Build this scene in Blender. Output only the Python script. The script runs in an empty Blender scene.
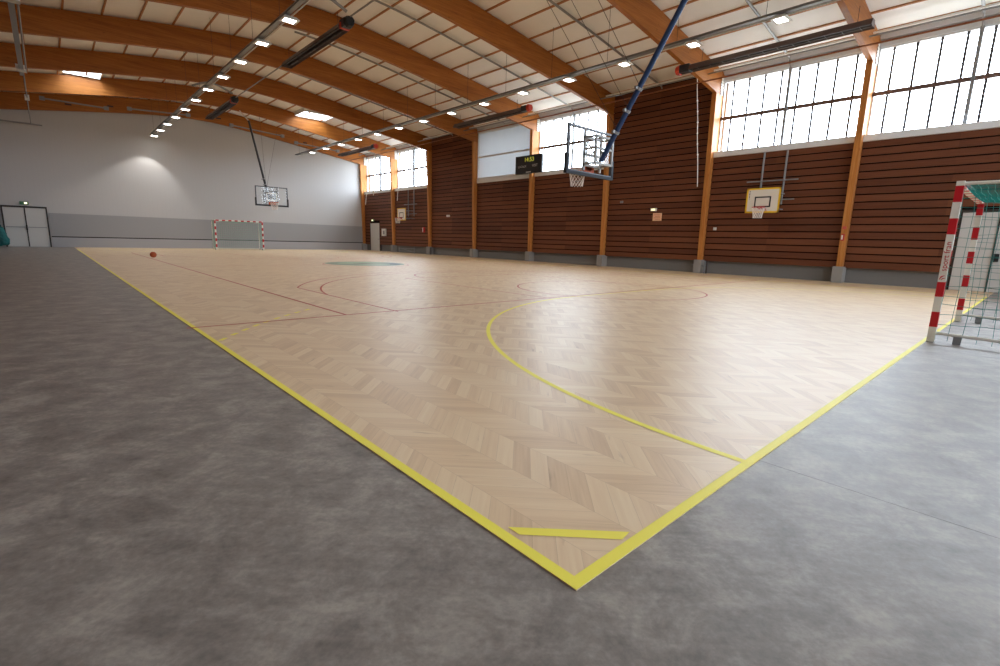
import bpy, bmesh, math, random
from mathutils import Vector, Matrix
random.seed(7)
S = bpy.context.scene
COL = S.collection
PI = math.pi

# ------------------------------------------------------------------ helpers
class MB:
    """collects shapes, links them as ONE mesh object"""
    def __init__(self):
        self.v, self.f, self.m = [], [], []
        self.mi = 0
    def quad(self, pts):
        b = len(self.v); self.v += [tuple(p) for p in pts]
        self.f.append(tuple(range(b, b + len(pts)))); self.m.append(self.mi); return self
    def box(self, x0, x1, y0, y1, z0, z1):
        b = len(self.v)
        self.v += [(x0,y0,z0),(x1,y0,z0),(x1,y1,z0),(x0,y1,z0),(x0,y0,z1),(x1,y0,z1),(x1,y1,z1),(x0,y1,z1)]
        for q in ((0,3,2,1),(4,5,6,7),(0,1,5,4),(1,2,6,5),(2,3,7,6),(3,0,4,7)):
            self.f.append(tuple(b+i for i in q)); self.m.append(self.mi)
        return self
    def bar(self, p0, p1, w, h=None, up=(0,0,1)):
        """rectangular bar between two points"""
        h = h or w
        p0, p1 = Vector(p0), Vector(p1); d = (p1-p0).normalized(); u = Vector(up)
        if abs(d.dot(u)) > .98: u = Vector((1,0,0))
        s = d.cross(u).normalized(); u = s.cross(d)
        b = len(self.v)
        for p in (p0, p1):
            for a, c in ((-1,-1),(1,-1),(1,1),(-1,1)):
                self.v.append(tuple(p + s*a*w/2 + u*c*h/2))
        for q in ((0,1,2,3),(7,6,5,4),(0,4,5,1),(1,5,6,2),(2,6,7,3),(3,7,4,0)):
            self.f.append(tuple(b+i for i in q)); self.m.append(self.mi)
        return self
    def tube(self, pts, r, n=8, closed=False, cap=True):
        pts = [Vector(p) for p in pts]; rs = r if isinstance(r, (list, tuple)) else [r]*len(pts)
        N = len(pts); b = len(self.v); ref = None
        for i, p in enumerate(pts):
            if closed: d = pts[(i+1) % N] - pts[i-1]
            else: d = pts[min(i+1, N-1)] - pts[max(i-1, 0)]
            d = d.normalized() if d.length > 1e-9 else Vector((0,0,1))
            if ref is None:
                ref = Vector((0,0,1)) if abs(d.z) < .9 else Vector((1,0,0))
            s = d.cross(ref)
            if s.length < 1e-6: s = d.cross(Vector((0,1,0)))
            s.normalize(); u = s.cross(d).normalized(); ref = u
            for k in range(n):
                a = 2*PI*(k+.5)/n
                self.v.append(tuple(p + (s*math.cos(a) + u*math.sin(a))*rs[i]))
        for i in range(N if closed else N-1):
            j = (i+1) % N
            for k in range(n):
                l = (k+1) % n
                self.f.append((b+i*n+k, b+i*n+l, b+j*n+l, b+j*n+k)); self.m.append(self.mi)
        if cap and not closed:
            self.f.append(tuple(b+k for k in range(n))[::-1]); self.m.append(self.mi)
            self.f.append(tuple(b+(N-1)*n+k for k in range(n))); self.m.append(self.mi)
        return self
    def prism(self, poly, z0, z1):
        n = len(poly); b = len(self.v)
        self.v += [(x,y,z0) for x,y in poly] + [(x,y,z1) for x,y in poly]
        self.f.append(tuple(b+i for i in range(n))[::-1]); self.m.append(self.mi)
        self.f.append(tuple(b+n+i for i in range(n))); self.m.append(self.mi)
        for i in range(n):
            j = (i+1) % n
            self.f.append((b+i, b+j, b+n+j, b+n+i)); self.m.append(self.mi)
        return self
    def sphere(self, c, r, nu=20, nv=12, sc=(1,1,1)):
        b = len(self.v); c = Vector(c)
        for i in range(nv+1):
            t = PI*i/nv
            for k in range(nu):
                a = 2*PI*k/nu
                self.v.append((c.x+r*sc[0]*math.sin(t)*math.cos(a), c.y+r*sc[1]*math.sin(t)*math.sin(a), c.z+r*sc[2]*math.cos(t)))
        for i in range(nv):
            for k in range(nu):
                l = (k+1) % nu
                self.f.append((b+i*nu+k, b+(i+1)*nu+k, b+(i+1)*nu+l, b+i*nu+l)); self.m.append(self.mi)
        return self
    def build(self, name, mats, parent=None, bevel=0, smooth=False, label=None):
        me = bpy.data.meshes.new(name)
        o_ = parent.location if parent is not None else Vector((0,0,0))
        if parent is not None and parent.get('_off'): o_ = Vector(parent['_off'])
        me.from_pydata([(x-o_[0], y-o_[1], z-o_[2]) for x,y,z in self.v], [], self.f)
        mats = mats if isinstance(mats, (list, tuple)) else [mats]
        for m in mats: me.materials.append(m)
        for p, i in zip(me.polygons, self.m): p.material_index = i
        bm = bmesh.new(); bm.from_mesh(me)
        bmesh.ops.remove_doubles(bm, verts=bm.verts, dist=1e-5)
        bmesh.ops.recalc_face_normals(bm, faces=bm.faces)
        bm.to_mesh(me); bm.free()
        o = bpy.data.objects.new(name, me); COL.objects.link(o)
        if parent is not None:
            o.parent = parent
        if smooth:
            for p in me.polygons: p.use_smooth = True
        if bevel:
            b = o.modifiers.new('bevel', 'BEVEL'); b.width = bevel; b.segments = 2; b.limit_method = 'ANGLE'
        if label: o['label'] = label
        return o

def sub(mb, name, mats, part, **k):
    """a sub-part: PART sits at its thing's origin, so it shares the thing's offset"""
    off = part.parent.location if part.parent is not None else (0,0,0)
    mb.v = [(x-off[0], y-off[1], z-off[2]) for x,y,z in mb.v]
    saved = part.location.copy()
    o = mb.build(name, mats, None, **k); o.parent = part
    return o

def empty(name, loc):
    o = bpy.data.objects.new(name, None); COL.objects.link(o); o.location = loc
    o.empty_display_size = .1
    return o
def tag(o, label, cat, group=None, kind=None):
    o['label'] = label; o['category'] = cat
    if group: o['group'] = group
    if kind: o['kind'] = kind
    return o
def thing(name, loc, label, cat, group=None): return tag(empty(name, loc), label, cat, group)
def struct(o, label=None, cat=None):
    o['kind'] = 'structure'
    if label: o['label'] = label
    if cat: o['category'] = cat
    return o
def dup(root, loc, label=None, group=None):
    r = root.copy(); COL.objects.link(r); r.location = loc
    if label: r['label'] = label
    if group: r['group'] = group
    for ch in list(root.children):
        c = ch.copy(); COL.objects.link(c); c.parent = r
        for g in list(ch.children):
            d = g.copy(); COL.objects.link(d); d.parent = c
    return r
def text_mesh(txt, size, xform, name, mat, parent, squeeze=1.0, depth=.002, spacing=1.0):
    """lettering as a mesh; XFORM maps (u right, v up, w out) to the world"""
    cu = bpy.data.curves.new('lettering', 'FONT'); cu.body = txt; cu.size = size; cu.extrude = depth
    cu.align_x = 'CENTER'; cu.align_y = 'CENTER'; cu.space_character = spacing; cu.resolution_u = 3
    to = bpy.data.objects.new('lettering', cu); COL.objects.link(to)
    dg = bpy.context.evaluated_depsgraph_get()
    me = bpy.data.meshes.new_from_object(to.evaluated_get(dg))
    bpy.data.objects.remove(to)
    off = parent.location if parent.parent is None else parent.parent.location
    for v in me.vertices:
        p = Vector(xform(v.co.x*squeeze, v.co.y, v.co.z)) - Vector(off)
        v.co = p
    me.materials.clear(); me.materials.append(mat)
    me.name = name
    o = bpy.data.objects.new(name, me); COL.objects.link(o); o.parent = parent
    return o

ORD = ['first','second','third','fourth','fifth','sixth','seventh','eighth','ninth','tenth','eleventh','twelfth',
       'thirteenth','fourteenth','fifteenth','sixteenth','seventeenth','eighteenth','nineteenth','twentieth','twenty-first','twenty-second','twenty-third']
def nth(i, edge): return ('nearest to ' + edge) if i == 0 else ('%s from %s' % (ORD[i], edge))

# ------------------------------------------------------------------ materials
def srgb(r, g, b):
    f = lambda c: (c/12.92 if c <= .04045 else ((c+.055)/1.055)**2.4)
    return (f(r/255), f(g/255), f(b/255), 1)
def mat(name, col, rough=.6, metal=0, spec=.5, emit=None, es=0):
    m = bpy.data.materials.new(name); m.use_nodes = True
    b = m.node_tree.nodes['Principled BSDF']
    b.inputs['Base Color'].default_value = col; b.inputs['Roughness'].default_value = rough
    b.inputs['Metallic'].default_value = metal; b.inputs['Specular IOR Level'].default_value = spec
    if emit:
        b.inputs['Emission Color'].default_value = emit; b.inputs['Emission Strength'].default_value = es
    return m
class NT:
    def __init__(self, m):
        self.t = m.node_tree; self.b = self.t.nodes['Principled BSDF']
        self.geo = self.t.nodes.new('ShaderNodeNewGeometry')
    def n(self, typ, **kw):
        o = self.t.nodes.new(typ)
        for k, v in kw.items(): setattr(o, k, v)
        return o
    def l(self, a, b): self.t.links.new(a, b)
    def math(self, op, a, b=None, c=None):
        o = self.n('ShaderNodeMath', operation=op)
        for i, x in enumerate((a, b, c)):
            if x is None: continue
            if hasattr(x, 'links'): self.l(x, o.inputs[i])
            else: o.inputs[i].default_value = x
        return o.outputs[0]
    def pos(self):
        s = self.n('ShaderNodeSeparateXYZ'); self.l(self.geo.outputs['Position'], s.inputs[0]); return s.outputs
    def comb(self, x, y, z):
        o = self.n('ShaderNodeCombineXYZ')
        for i, q in enumerate((x, y, z)):
            if hasattr(q, 'links'): self.l(q, o.inputs[i])
            else: o.inputs[i].default_value = q
        return o.outputs[0]
    def noise(self, vec, scale, detail=4, rough=.55, dist=0):
        o = self.n('ShaderNodeTexNoise'); self.l(vec, o.inputs['Vector'])
        o.inputs['Scale'].default_value = scale; o.inputs['Detail'].default_value = detail
        o.inputs['Roughness'].default_value = rough; o.inputs['Distortion'].default_value = dist
        return o.outputs['Fac']
    def ramp(self, fac, stops):
        o = self.n('ShaderNodeValToRGB'); self.l(fac, o.inputs[0])
        e = o.color_ramp.elements
        while len(e) < len(stops): e.new(.5)
        for q, (p, c) in zip(e, stops): q.position = p; q.color = c
        return o.outputs[0]
    def mix(self, fac, a, b, blend='MIX'):
        o = self.n('ShaderNodeMix', data_type='RGBA', blend_type=blend)
        if hasattr(fac, 'links'): self.l(fac, o.inputs[0])
        else: o.inputs[0].default_value = fac
        for i, x in ((6, a), (7, b)):
            if hasattr(x, 'links'): self.l(x, o.inputs[i])
            else: o.inputs[i].default_value = x
        return o.outputs[2]
    def base(self, c): self.l(c, self.b.inputs['Base Color'])

def chevron_material():
    m = mat('chevron_oak_floor', srgb(214,186,150), .42, spec=.75)
    n = NT(m); x, y, z = n.pos()
    w, pitch = .264, .132
    u = n.math('DIVIDE', n.math('SUBTRACT', x, .19-5.28), w)
    ci = n.math('FLOOR', u)
    fu = n.math('MULTIPLY', n.math('SUBTRACT', u, ci), w)
    par = n.math('MODULO', ci, 2.0)                       # 0: strips run (1,-1), 1: strips run (1,1)
    sgn = n.math('SUBTRACT', 1.0, n.math('MULTIPLY', par, 2.0))
    shift = n.math('MULTIPLY', par, -w)                   # so that neighbours meet on the seam
    vv = n.math('ADD', y, n.math('MULTIPLY', sgn, n.math('ADD', fu, shift)))
    vv = n.math('ADD', vv, n.math('MULTIPLY', n.math('MULTIPLY', par, 1.0), 0.0))
    k = n.math('DIVIDE', vv, pitch)
    ki = n.math('FLOOR', k); kf = n.math('SUBTRACT', k, ki)
    wn = n.n('ShaderNodeTexWhiteNoise', noise_dimensions='3D'); n.l(n.comb(ci, ki, 0.0), wn.inputs['Vector'])
    rnd = wn.outputs['Value']
    # grain along the strip
    along = n.math('SUBTRACT', x, n.math('MULTIPLY', sgn, y))
    across = n.math('ADD', y, n.math('MULTIPLY', sgn, x))
    gv = n.comb(n.math('MULTIPLY', along, 1.3), n.math('MULTIPLY', across, 26.0), n.math('MULTIPLY', rnd, 37.0))
    g = n.noise(gv, 1.0, 5, .6)
    tone = n.math('ADD', n.math('MULTIPLY', rnd, .36), n.math('MULTIPLY', g, .64))
    c = n.ramp(tone, [(.2, srgb(207,175,138)), (.48, srgb(225,196,158)), (.8, srgb(236,213,177))])
    kv = n.comb(n.math('MULTIPLY', along, 2.2), n.math('MULTIPLY', across, 13.0), n.math('MULTIPLY', rnd, 91.0))
    knot = n.noise(kv, 1.0, 3, .5)
    kf_ = n.ramp(knot, [(.66, (0,0,0,1)), (.76, (1,1,1,1))])
    c = n.mix(n.math('MULTIPLY', kf_, .45), c, srgb(150,108,78))
    # seams between strips and along the column edge
    e1 = n.math('LESS_THAN', n.math('MINIMUM', kf, n.math('SUBTRACT', 1.0, kf)), .012)
    fw = n.math('SUBTRACT', u, ci)
    e2 = n.math('LESS_THAN', n.math('MINIMUM', fw, n.math('SUBTRACT', 1.0, fw)), .005)
    c = n.mix(n.math('MULTIPLY', n.math('MAXIMUM', e1, e2), .3), c, srgb(140,105,78))
    n.base(c)
    r = n.math('ADD', .36, n.math('MULTIPLY', g, .10)); n.l(r, n.b.inputs['Roughness'])
    return m
def vinyl_material():
    m = mat('grey_stone_vinyl', srgb(118,114,112), .45, spec=.75)
    n = NT(m); x, y, z = n.pos()
    a = n.noise(n.geo.outputs['Position'], 3.6, 9, .7, .4)
    st = n.noise(n.comb(n.math('MULTIPLY', n.math('ADD', x, n.math('MULTIPLY', y, -.9)), 2.2), n.math('MULTIPLY', n.math('ADD', x, y), 9.0), 0.0), 1.0, 6, .65)
    fine = n.noise(n.geo.outputs['Position'], 34, 5, .7)
    t = n.math('ADD', n.math('ADD', n.math('MULTIPLY', a, .54), n.math('MULTIPLY', st, .24)), n.math('MULTIPLY', fine, .22))
    c = n.ramp(t, [(.38, srgb(98,92,88)), (.5, srgb(130,123,117)), (.61, srgb(162,155,146))])
    n.base(c)
    n.l(n.math('ADD', .36, n.math('MULTIPLY', st, .16)), n.b.inputs['Roughness'])
    return m
def wood_material(name, dark, mid, light, axis, rough=.5, fleck=True, sx=1.2, sy=26):
    m = mat(name, mid, rough, spec=.35); n = NT(m); p = n.pos()
    k = [sy]*3; k[axis] = sx
    v = n.comb(*[n.math('MULTIPLY', p[i], k[i]) for i in range(3)])
    g = n.noise(v, 1.0, 5, .6)
    # laminations: wide, faint bands
    k2 = [5.0]*3; k2[axis] = .25
    g2 = n.noise(n.comb(*[n.math('MULTIPLY', p[i], k2[i]) for i in range(3)]), 1.0, 3, .5)
    t = n.math('ADD', n.math('MULTIPLY', g, .6), n.math('MULTIPLY', g2, .4))
    c = n.ramp(t, [(.3, dark), (.5, mid), (.7, light)])
    if fleck:
        k3 = [13.0]*3; k3[axis] = 5.0
        f = n.noise(n.comb(*[n.math('MULTIPLY', p[i], k3[i]) for i in range(3)]), 1.0, 2, .5)
        ff = n.ramp(f, [(.68, (0,0,0,1)), (.76, (1,1,1,1))])
        c = n.mix(n.math('MULTIPLY', ff, .55), c, (dark[0]*.4, dark[1]*.35, dark[2]*.3, 1))
    n.base(c); return m
def slat_material():
    m = mat('dark_stained_boards', srgb(98,56,38), .55, spec=.3); n = NT(m); x, y, z = n.pos()
    row = n.math('FLOOR', n.math('DIVIDE', n.math('SUBTRACT', z, .55), .2625))
    bay = n.math('FLOOR', n.math('DIVIDE', n.math('ADD', y, 1.19), 2.673))
    wn = n.n('ShaderNodeTexWhiteNoise', noise_dimensions='3D'); n.l(n.comb(row, bay, 0.0), wn.inputs['Vector'])
    g = n.noise(n.comb(0.0, n.math('MULTIPLY', y, 1.1), n.math('MULTIPLY', z, 40.0)), 1.0, 5, .6)
    t = n.math('ADD', n.math('MULTIPLY', wn.outputs['Value'], .4), n.math('MULTIPLY', g, .65))
    n.base(n.ramp(t, [(.2, srgb(86,48,30)), (.5, srgb(105,60,38)), (.85, srgb(124,75,48))])); return m
def ceiling_material():
    m = mat('white_ceiling_panels', srgb(222,216,208), .8, spec=.2); n = NT(m); x, y, z = n.pos()
    f = n.math('FRACT', n.math('DIVIDE', y, 1.337))
    e = n.math('LESS_THAN', f, .012)
    a = n.noise(n.geo.outputs['Position'], .8, 3)
    c = n.ramp(a, [(.3, srgb(243,241,237)), (.7, srgb(249,247,243))])
    n.base(n.mix(e, c, srgb(244,242,238))); return m
def backwall_material():
    m = mat('white_wall_cladding', srgb(214,212,210), .6, spec=.3); n = NT(m); x, y, z = n.pos()
    f = n.math('FRACT', n.math('DIVIDE', x, .25))
    e = n.math('LESS_THAN', f, .03)
    n.base(n.mix(n.math('MULTIPLY', e, .25), srgb(192,191,191), srgb(166,165,164))); return m
def glass_material(name, tint=(1,1,1,1), gloss=.06, rough=.02):
    m = bpy.data.materials.new(name); m.use_nodes = True; t = m.node_tree
    for q in list(t.nodes): t.nodes.remove(q)
    o = t.nodes.new('ShaderNodeOutputMaterial'); mx = t.nodes.new('ShaderNodeMixShader')
    a = t.nodes.new('ShaderNodeBsdfTransparent'); b = t.nodes.new('ShaderNodeBsdfGlossy')
    a.inputs[0].default_value = tint; b.inputs['Roughness'].default_value = rough
    lw = t.nodes.new('ShaderNodeLayerWeight'); lw.inputs['Blend'].default_value = .5
    pw = t.nodes.new('ShaderNodeMath'); pw.operation = 'POWER'; pw.inputs[1].default_value = 5
    ma = t.nodes.new('ShaderNodeMath'); ma.operation = 'MULTIPLY_ADD'; ma.inputs[1].default_value = .6; ma.inputs[2].default_value = .04
    t.links.new(lw.outputs['Facing'], pw.inputs[0]); t.links.new(pw.outputs[0], ma.inputs[0]); t.links.new(ma.outputs[0], mx.inputs[0]); t.links.new(a.outputs[0], mx.inputs[1]); t.links.new(b.outputs[0], mx.inputs[2])
    t.links.new(mx.outputs[0], o.inputs[0]); return m
def frosted_material(name, col):
    m = bpy.data.materials.new(name); m.use_nodes = True; t = m.node_tree
    for q in list(t.nodes): t.nodes.remove(q)
    o = t.nodes.new('ShaderNodeOutputMaterial'); mx = t.nodes.new('ShaderNodeMixShader'); mx.inputs[0].default_value = .93
    a = t.nodes.new('ShaderNodeBsdfTranslucent'); b = t.nodes.new('ShaderNodeBsdfDiffuse')
    a.inputs[0].default_value = col; b.inputs[0].default_value = col
    t.links.new(a.outputs[0], mx.inputs[1]); t.links.new(b.outputs[0], mx.inputs[2]); t.links.new(mx.outputs[0], o.inputs[0]); return m

def bolt_plate_material():
    m = mat('bolted_steel_plate', srgb(215,212,205), .5); n = NT(m); x, y, z = n.pos()
    u = n.math('SUBTRACT', n.math('FRACT', n.math('DIVIDE', n.math('SUBTRACT', x, .45), .1)), .5)
    v = n.math('SUBTRACT', n.math('FRACT', n.math('DIVIDE', z, .11)), .5)
    d = n.math('SQRT', n.math('ADD', n.math('MULTIPLY', u, u), n.math('MULTIPLY', v, v)))
    n.base(n.mix(n.math('LESS_THAN', d, .24), srgb(218,214,206), srgb(70,62,58))); return m
M = dict(boltplate=bolt_plate_material(),
    court=chevron_material(), vinyl=vinyl_material(), slat=slat_material(), ceil=ceiling_material(), bwall=backwall_material(),
    beam=wood_material('orange_glulam', srgb(130,72,20), srgb(162,97,34), srgb(182,116,50), 0),
    post=wood_material('orange_glulam_post', srgb(156,94,40), srgb(190,124,60), srgb(208,146,82), 2),
    purlin=wood_material('brown_purlin', srgb(150,98,56), srgb(178,122,76), srgb(194,138,90), 1, fleck=False),
    yellow=mat('yellow_line_paint', srgb(250,237,88), .5), red=mat('red_line_paint', srgb(186,72,56), .45),
    green=mat('green_logo_paint', srgb(132,152,118), .45), green2=mat('pale_green_logo_paint', srgb(160,185,150), .45), green3=mat('dark_logo_paint', srgb(88,108,100), .45),
    darkgap=mat('dark_board_backing', srgb(26,16,12), .9, spec=.1),
    concrete=mat('grey_painted_concrete', srgb(150,148,145), .8), base=mat('grey_base_render', srgb(122,122,122), .85),
    panel=mat('grey_wainscot_panel', srgb(156,156,158), .6), panel2=mat('lighter_grey_wainscot_panel', srgb(168,168,172), .6),
    wall=mat('off_white_wall_paint', srgb(205,203,200), .8), steel=mat('galvanised_steel', srgb(150,150,150), .45, .6),
    greypaint=mat('grey_painted_steel', srgb(138,140,142), .5), whitesteel=mat('white_painted_steel', srgb(225,224,220), .4),
    dark=mat('dark_brown_metal', srgb(52,36,34), .5), black=mat('black_rubber', srgb(20,20,22), .6), navy=mat('dark_padding', srgb(22,27,38), .7),
    blue=mat('blue_painted_mast', srgb(10,44,84), .5), darkmast=mat('dark_grey_mast', srgb(50,52,58), .45),
    doorgrey=mat('light_grey_door', srgb(206,205,202), .55), doordark=mat('dark_brown_door_frame', srgb(48,40,36), .5),
    glass=glass_material('window_glass'), board=glass_material('backboard_glass', (.93,.96,.98,1)),
    blind=frosted_material('white_translucent_blind', (.52,.55,.58,1)), sky=frosted_material('opal_skylight', (.9,.9,.88,1)),
    mullion=mat('brown_window_bar', srgb(106,84,76), .5), mullion2=mat('dark_window_bar', srgb(78,76,80), .5), sill=mat('white_metal_sill', srgb(226,228,230), .5),
    header=mat('grey_metal_header', srgb(204,206,210), .5),
    gred=mat('goal_red', srgb(196,26,40), .4), gwhite=mat('goal_white', srgb(232,230,222), .4),
    teal=mat('teal_net_cord', srgb(28,140,132), .8), frame=mat('pale_grey_painted_steel', srgb(150,150,148), .5), frame2=mat('dark_grey_board_frame', srgb(84,88,96), .5), salmon2=mat('notice_print', srgb(214,140,110), .7), teal4=mat('deep_teal_net', srgb(24,96,96), .8), teal3=mat('mid_teal_net_cord', srgb(58,130,124), .8), teal2=mat('dark_teal_cord', srgb(40,92,96), .8), netwhite=mat('white_net_cord', srgb(235,230,225), .8),
    palenet=mat('pale_green_net_cord', srgb(150,180,172), .8),
    byellow=mat('yellow_board_edge', srgb(240,196,40), .5), bwhite=mat('white_backboard', srgb(228,222,212), .5), rimred=mat('red_hoop', srgb(190,60,50), .5), rimorange=mat('orange_hoop', srgb(214,90,40), .5),
    ball=mat('orange_ball', srgb(170,80,40), .6), led=mat('lit_led_panel', (1,1,1,1), .4, emit=(1,.97,.9,1), es=18),
    clock=mat('lit_clock_digits', srgb(190,190,60), .5, emit=srgb(200,200,70), es=.45), score=mat('scoreboard_black', srgb(24,26,30), .35), scoretxt=mat('grey_white_print', srgb(190,190,190), .5),
    salmon=mat('salmon_notice_paper', srgb(246,196,156), .7), notice=mat('white_notice_box', srgb(225,222,215), .6), redbox=mat('red_alarm_box', srgb(190,50,45), .5),
    heater=mat('heater_reflector_steel', srgb(92,74,70), .45), heatred=mat('red_heater_burner', srgb(196,62,40), .5),
    rope=mat('white_rope', srgb(225,220,210), .8), pinkred=mat('red_sticker', srgb(205,90,80), .6), seam=mat('dark_vinyl_seam', srgb(84,82,82), .6),
    exitlit=mat('lit_exit_sign', srgb(235,235,200), .5, emit=srgb(240,235,190), es=1.0), exitgreen=mat('exit_sign_green', srgb(60,120,80), .5),
    orangepipe=mat('copper_pipe', srgb(150,92,58), .4, .3),
)

# ------------------------------------------------------------------ geometry of the hall
D, Y0 = 5.346, 4.152
def CY(i): return Y0 + D*i
def zb(x): return 9.12 - .157*(math.sqrt((x-7.5)**2 + 9) - 3)      # underside of the beams
BD = .95
def zc(x): return zb(x) + BD                                       # underside of the roof panels' purlins
XL, XR, YF, YB = -4.6, 21.3, -12.2, 41.70
XS = 20.46                                                          # face of the boards
XW = 20.80                                                          # window plane

# floors
struct(MB().box(XL-.2, XR+.1, YF-.2, YB+.2, -.25, -.004).build('floor', M['vinyl']), 'mottled grey stone vinyl floor around the wooden court', 'floor')
court = struct(MB().box(0, XR, 0, YB, -.02, 0).build('court_floor', M['court']), 'pale oak chevron court floor with yellow and red lines', 'floor')
T0, T1 = 0, .0016
def line(name, mb, m, label): return mb.build(name, M[m], court, label=label)
W5 = .05
bl = MB()
bl.box(0, W5, 0, 38, T0, T1); bl.box(W5, 18, 0, W5, T0, T1); bl.box(18-W5, 18, W5, 38, T0, T1); bl.box(W5, 18-W5, 38-W5, 38, T0, T1)
line('boundary_line', bl, 'yellow', 'yellow boundary line')
def arc_strip(mb, cx, cy, r, a0, a1, w, n=48, z=T1+.0004):
    for i in range(n):
        a, b = a0+(a1-a0)*i/n, a0+(a1-a0)*(i+1)/n
        q = [(cx+math.cos(t)*rr, cy+math.sin(t)*rr) for t, rr in ((a, r-w/2), (b, r-w/2), (b, r+w/2), (a, r+w/2))]
        mb.quad([(x, y, z) for x, y in q])
    return mb
def strip(mb, x0, y0, x1, y1, w, z=T1+.0004):
    d = Vector((x1-x0, y1-y0)).normalized(); s = Vector((-d.y, d.x))*w/2
    mb.quad([(x0-s.x, y0-s.y, z), (x1-s.x, y1-s.y, z), (x1+s.x, y1+s.y, z), (x0+s.x, y0+s.y, z)]); return mb
for gy, s in ((0, 1), (38, -1)):
    g = MB()
    arc_strip(g, 7.5, gy, 5.975, PI/2*s if s > 0 else -PI, PI if s > 0 else -PI/2, W5)
    arc_strip(g, 10.5, gy, 5.975, 0 if s > 0 else -PI/2, PI/2 if s > 0 else 0, W5)
    strip(g, 7.5, gy+5.975*s, 10.5, gy+5.975*s, W5)
    line('goal_area_line', g, 'yellow', 'curved yellow goal area line')
    d = MB()
    a = math.acos(7.5/9) if True else 0
    n9 = 47
    for k in range(n9):
        t = PI - a*0 - (PI/2)*k/n9
        t1 = t - (PI/2)/n9*.5
        for cx, f in ((7.5, 1), (10.5, -1)):
            p = (cx+9*math.cos(t)*f, 9*math.sin(t)); q = (cx+9*math.cos(t1)*f, 9*math.sin(t1))
            if (.05 < p[0] < 1.75 or 16.25 < p[0] < 17.95) and .05 < q[0] < 17.95:
                strip(d, p[0], gy+p[1]*s, q[0], gy+q[1]*s, W5)
    line('free_throw_line', d, 'yellow', 'dashed yellow free throw line')
line('corner_mark', MB().quad([(.075,.425,T1+.0004),(.075,.355,T1+.0004),(.37,.065,T1+.0004),(.44,.075,T1+.0004)]), 'yellow', 'short yellow strip cutting the near corner')
rd = MB()
_zz = [T1+.0008]
def ZN():
    _zz[0] += .00006; return _zz[0]
strip(rd, -.06, 6.1, 18, 6.1, W5, ZN()); strip(rd, 2.02, 6.1, 2.02, 32, W5, ZN()); strip(rd, 16, 6.1, 16, 32, W5, ZN()); strip(rd, 2, 32, 16, 32, W5, ZN())
strip(rd, 2, 19, 16, 19, W5, ZN())
for by, s in ((6, 1), (32, -1)):
    hy = by + 1.575*s
    for r, xo in ((6.75, 2.86), (6.25, 2.86)):
        xs = 9 - xo
        if r > xs:
            a = math.acos(xs/r)
        else: a = .12
        a0, a1 = (a, PI-a) if s > 0 else (-PI+a, -a)
        arc_strip(rd, 9, hy, r, a0, a1, .04, z=ZN())
        for sx in (-1, 1):
            x = 9+sx*r*math.cos(a)
            strip(rd, x, by, x, hy+s*r*math.sin(a), .04, ZN())
    for sx in (-2.45, 2.45): strip(rd, 9+sx, by, 9+sx, by+5.8*s, .04, ZN())
    strip(rd, 9-2.45, by+5.8*s, 9+2.45, by+5.8*s, .04, ZN())
    arc_strip(rd, 9, by+5.8*s, 1.8, 0 if s > 0 else -PI, PI if s > 0 else 0, .04, z=ZN())
arc_strip(rd, 9.6, 6.7, 2.4, 0, 2*PI, .04, 72, ZN())
arc_strip(rd, 9, 19, 1.8, 0, 2*PI, .04, 48, ZN())
line('red_court_lines', rd, 'red', 'thin red basketball lines')
lg = MB(); ZL = T1+.004
def disc(mb, cx, cy, r, z, a0=0, a1=2*PI, n=40, r0=0):
    for i in range(n):
        a, b = a0+(a1-a0)*i/n, a0+(a1-a0)*(i+1)/n
        mb.quad([(cx+r0*math.cos(a), cy+r0*math.sin(a), z), (cx+r*math.cos(a), cy+r*math.sin(a), z), (cx+r*math.cos(b), cy+r*math.sin(b), z), (cx+r0*math.cos(b), cy+r0*math.sin(b), z)])
disc(lg, 9.2, 19.5, 1.72, ZL, r0=.02)
lg.mi = 1; disc(lg, 9.2, 19.5, 1.2, ZL+.0006, .3, 2.9, r0=.55); disc(lg, 9.4, 19.2, 1.0, ZL+.0006, 3.5, 5.6, r0=.3)
lg.mi = 2; disc(lg, 9.2, 19.5, 1.55, ZL+.0006, -1.3, .2, r0=1.1); disc(lg, 9.2, 19.5, .5, ZL+.0006, 3.3, 5.2, r0=.02)
lg.build('floor_logo', [M['green'], M['green2'], M['green3']], court, label='round green emblem painted on the court')
sm = MB()
for x in (1.62, 7.46): sm.box(x, x+.003, -8, 0, -.004, -.0035)
so = sm.build('vinyl_seam', M['seam'], bpy.data.objects['floor'])

# walls
struct(MB().box(XL-.2, XR+.2, YB, YB+.2, 0, 10.6).build('wall_back', M['bwall']), 'white clad end wall of the hall', 'wall')
t = MB().box(-1.02, 20.9, YB-.06, YB, .68, 2.12); struct(t.build('trim_1', M['panel']), 'grey wainscot panel along the white end wall', 'wall panel')
struct(MB().box(-1.02, 20.9, YB-.01, YB, .6, .7).build('trim_5', M['darkgap']))
t = MB().box(-1.02, 20.9, YB-.075, YB, .0, .62); struct(t.build('trim_2', M['panel2']), 'lower grey kick panel along the white end wall', 'wall panel')
t = MB().box(XL, -3.2, YB-.06, YB, .68, 2.12); t.box(XL, -3.2, YB-.075, YB, 0, .62); struct(t.build('trim_3', M['panel']), 'grey wainscot beside the double door', 'wall panel')
struct(MB().box(XL-.2, XL, YF, YB, 0, 10.2).build('wall_left', M['slat']), 'dark board wall opposite the windows', 'wall')
FILLW = [(-3.4, 2.6), (4.6, 10.6), (12.6, 18.6)]; FZ = (4.8, 7.9)  # windows added in the unseen end wall to daylight the foreground floor
fw = MB().box(XL-.2, XR+.2, YF-.2, YF, 0, FZ[0]); fw.box(XL-.2, XR+.2, YF-.2, YF, FZ[1], 10.6)
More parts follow.
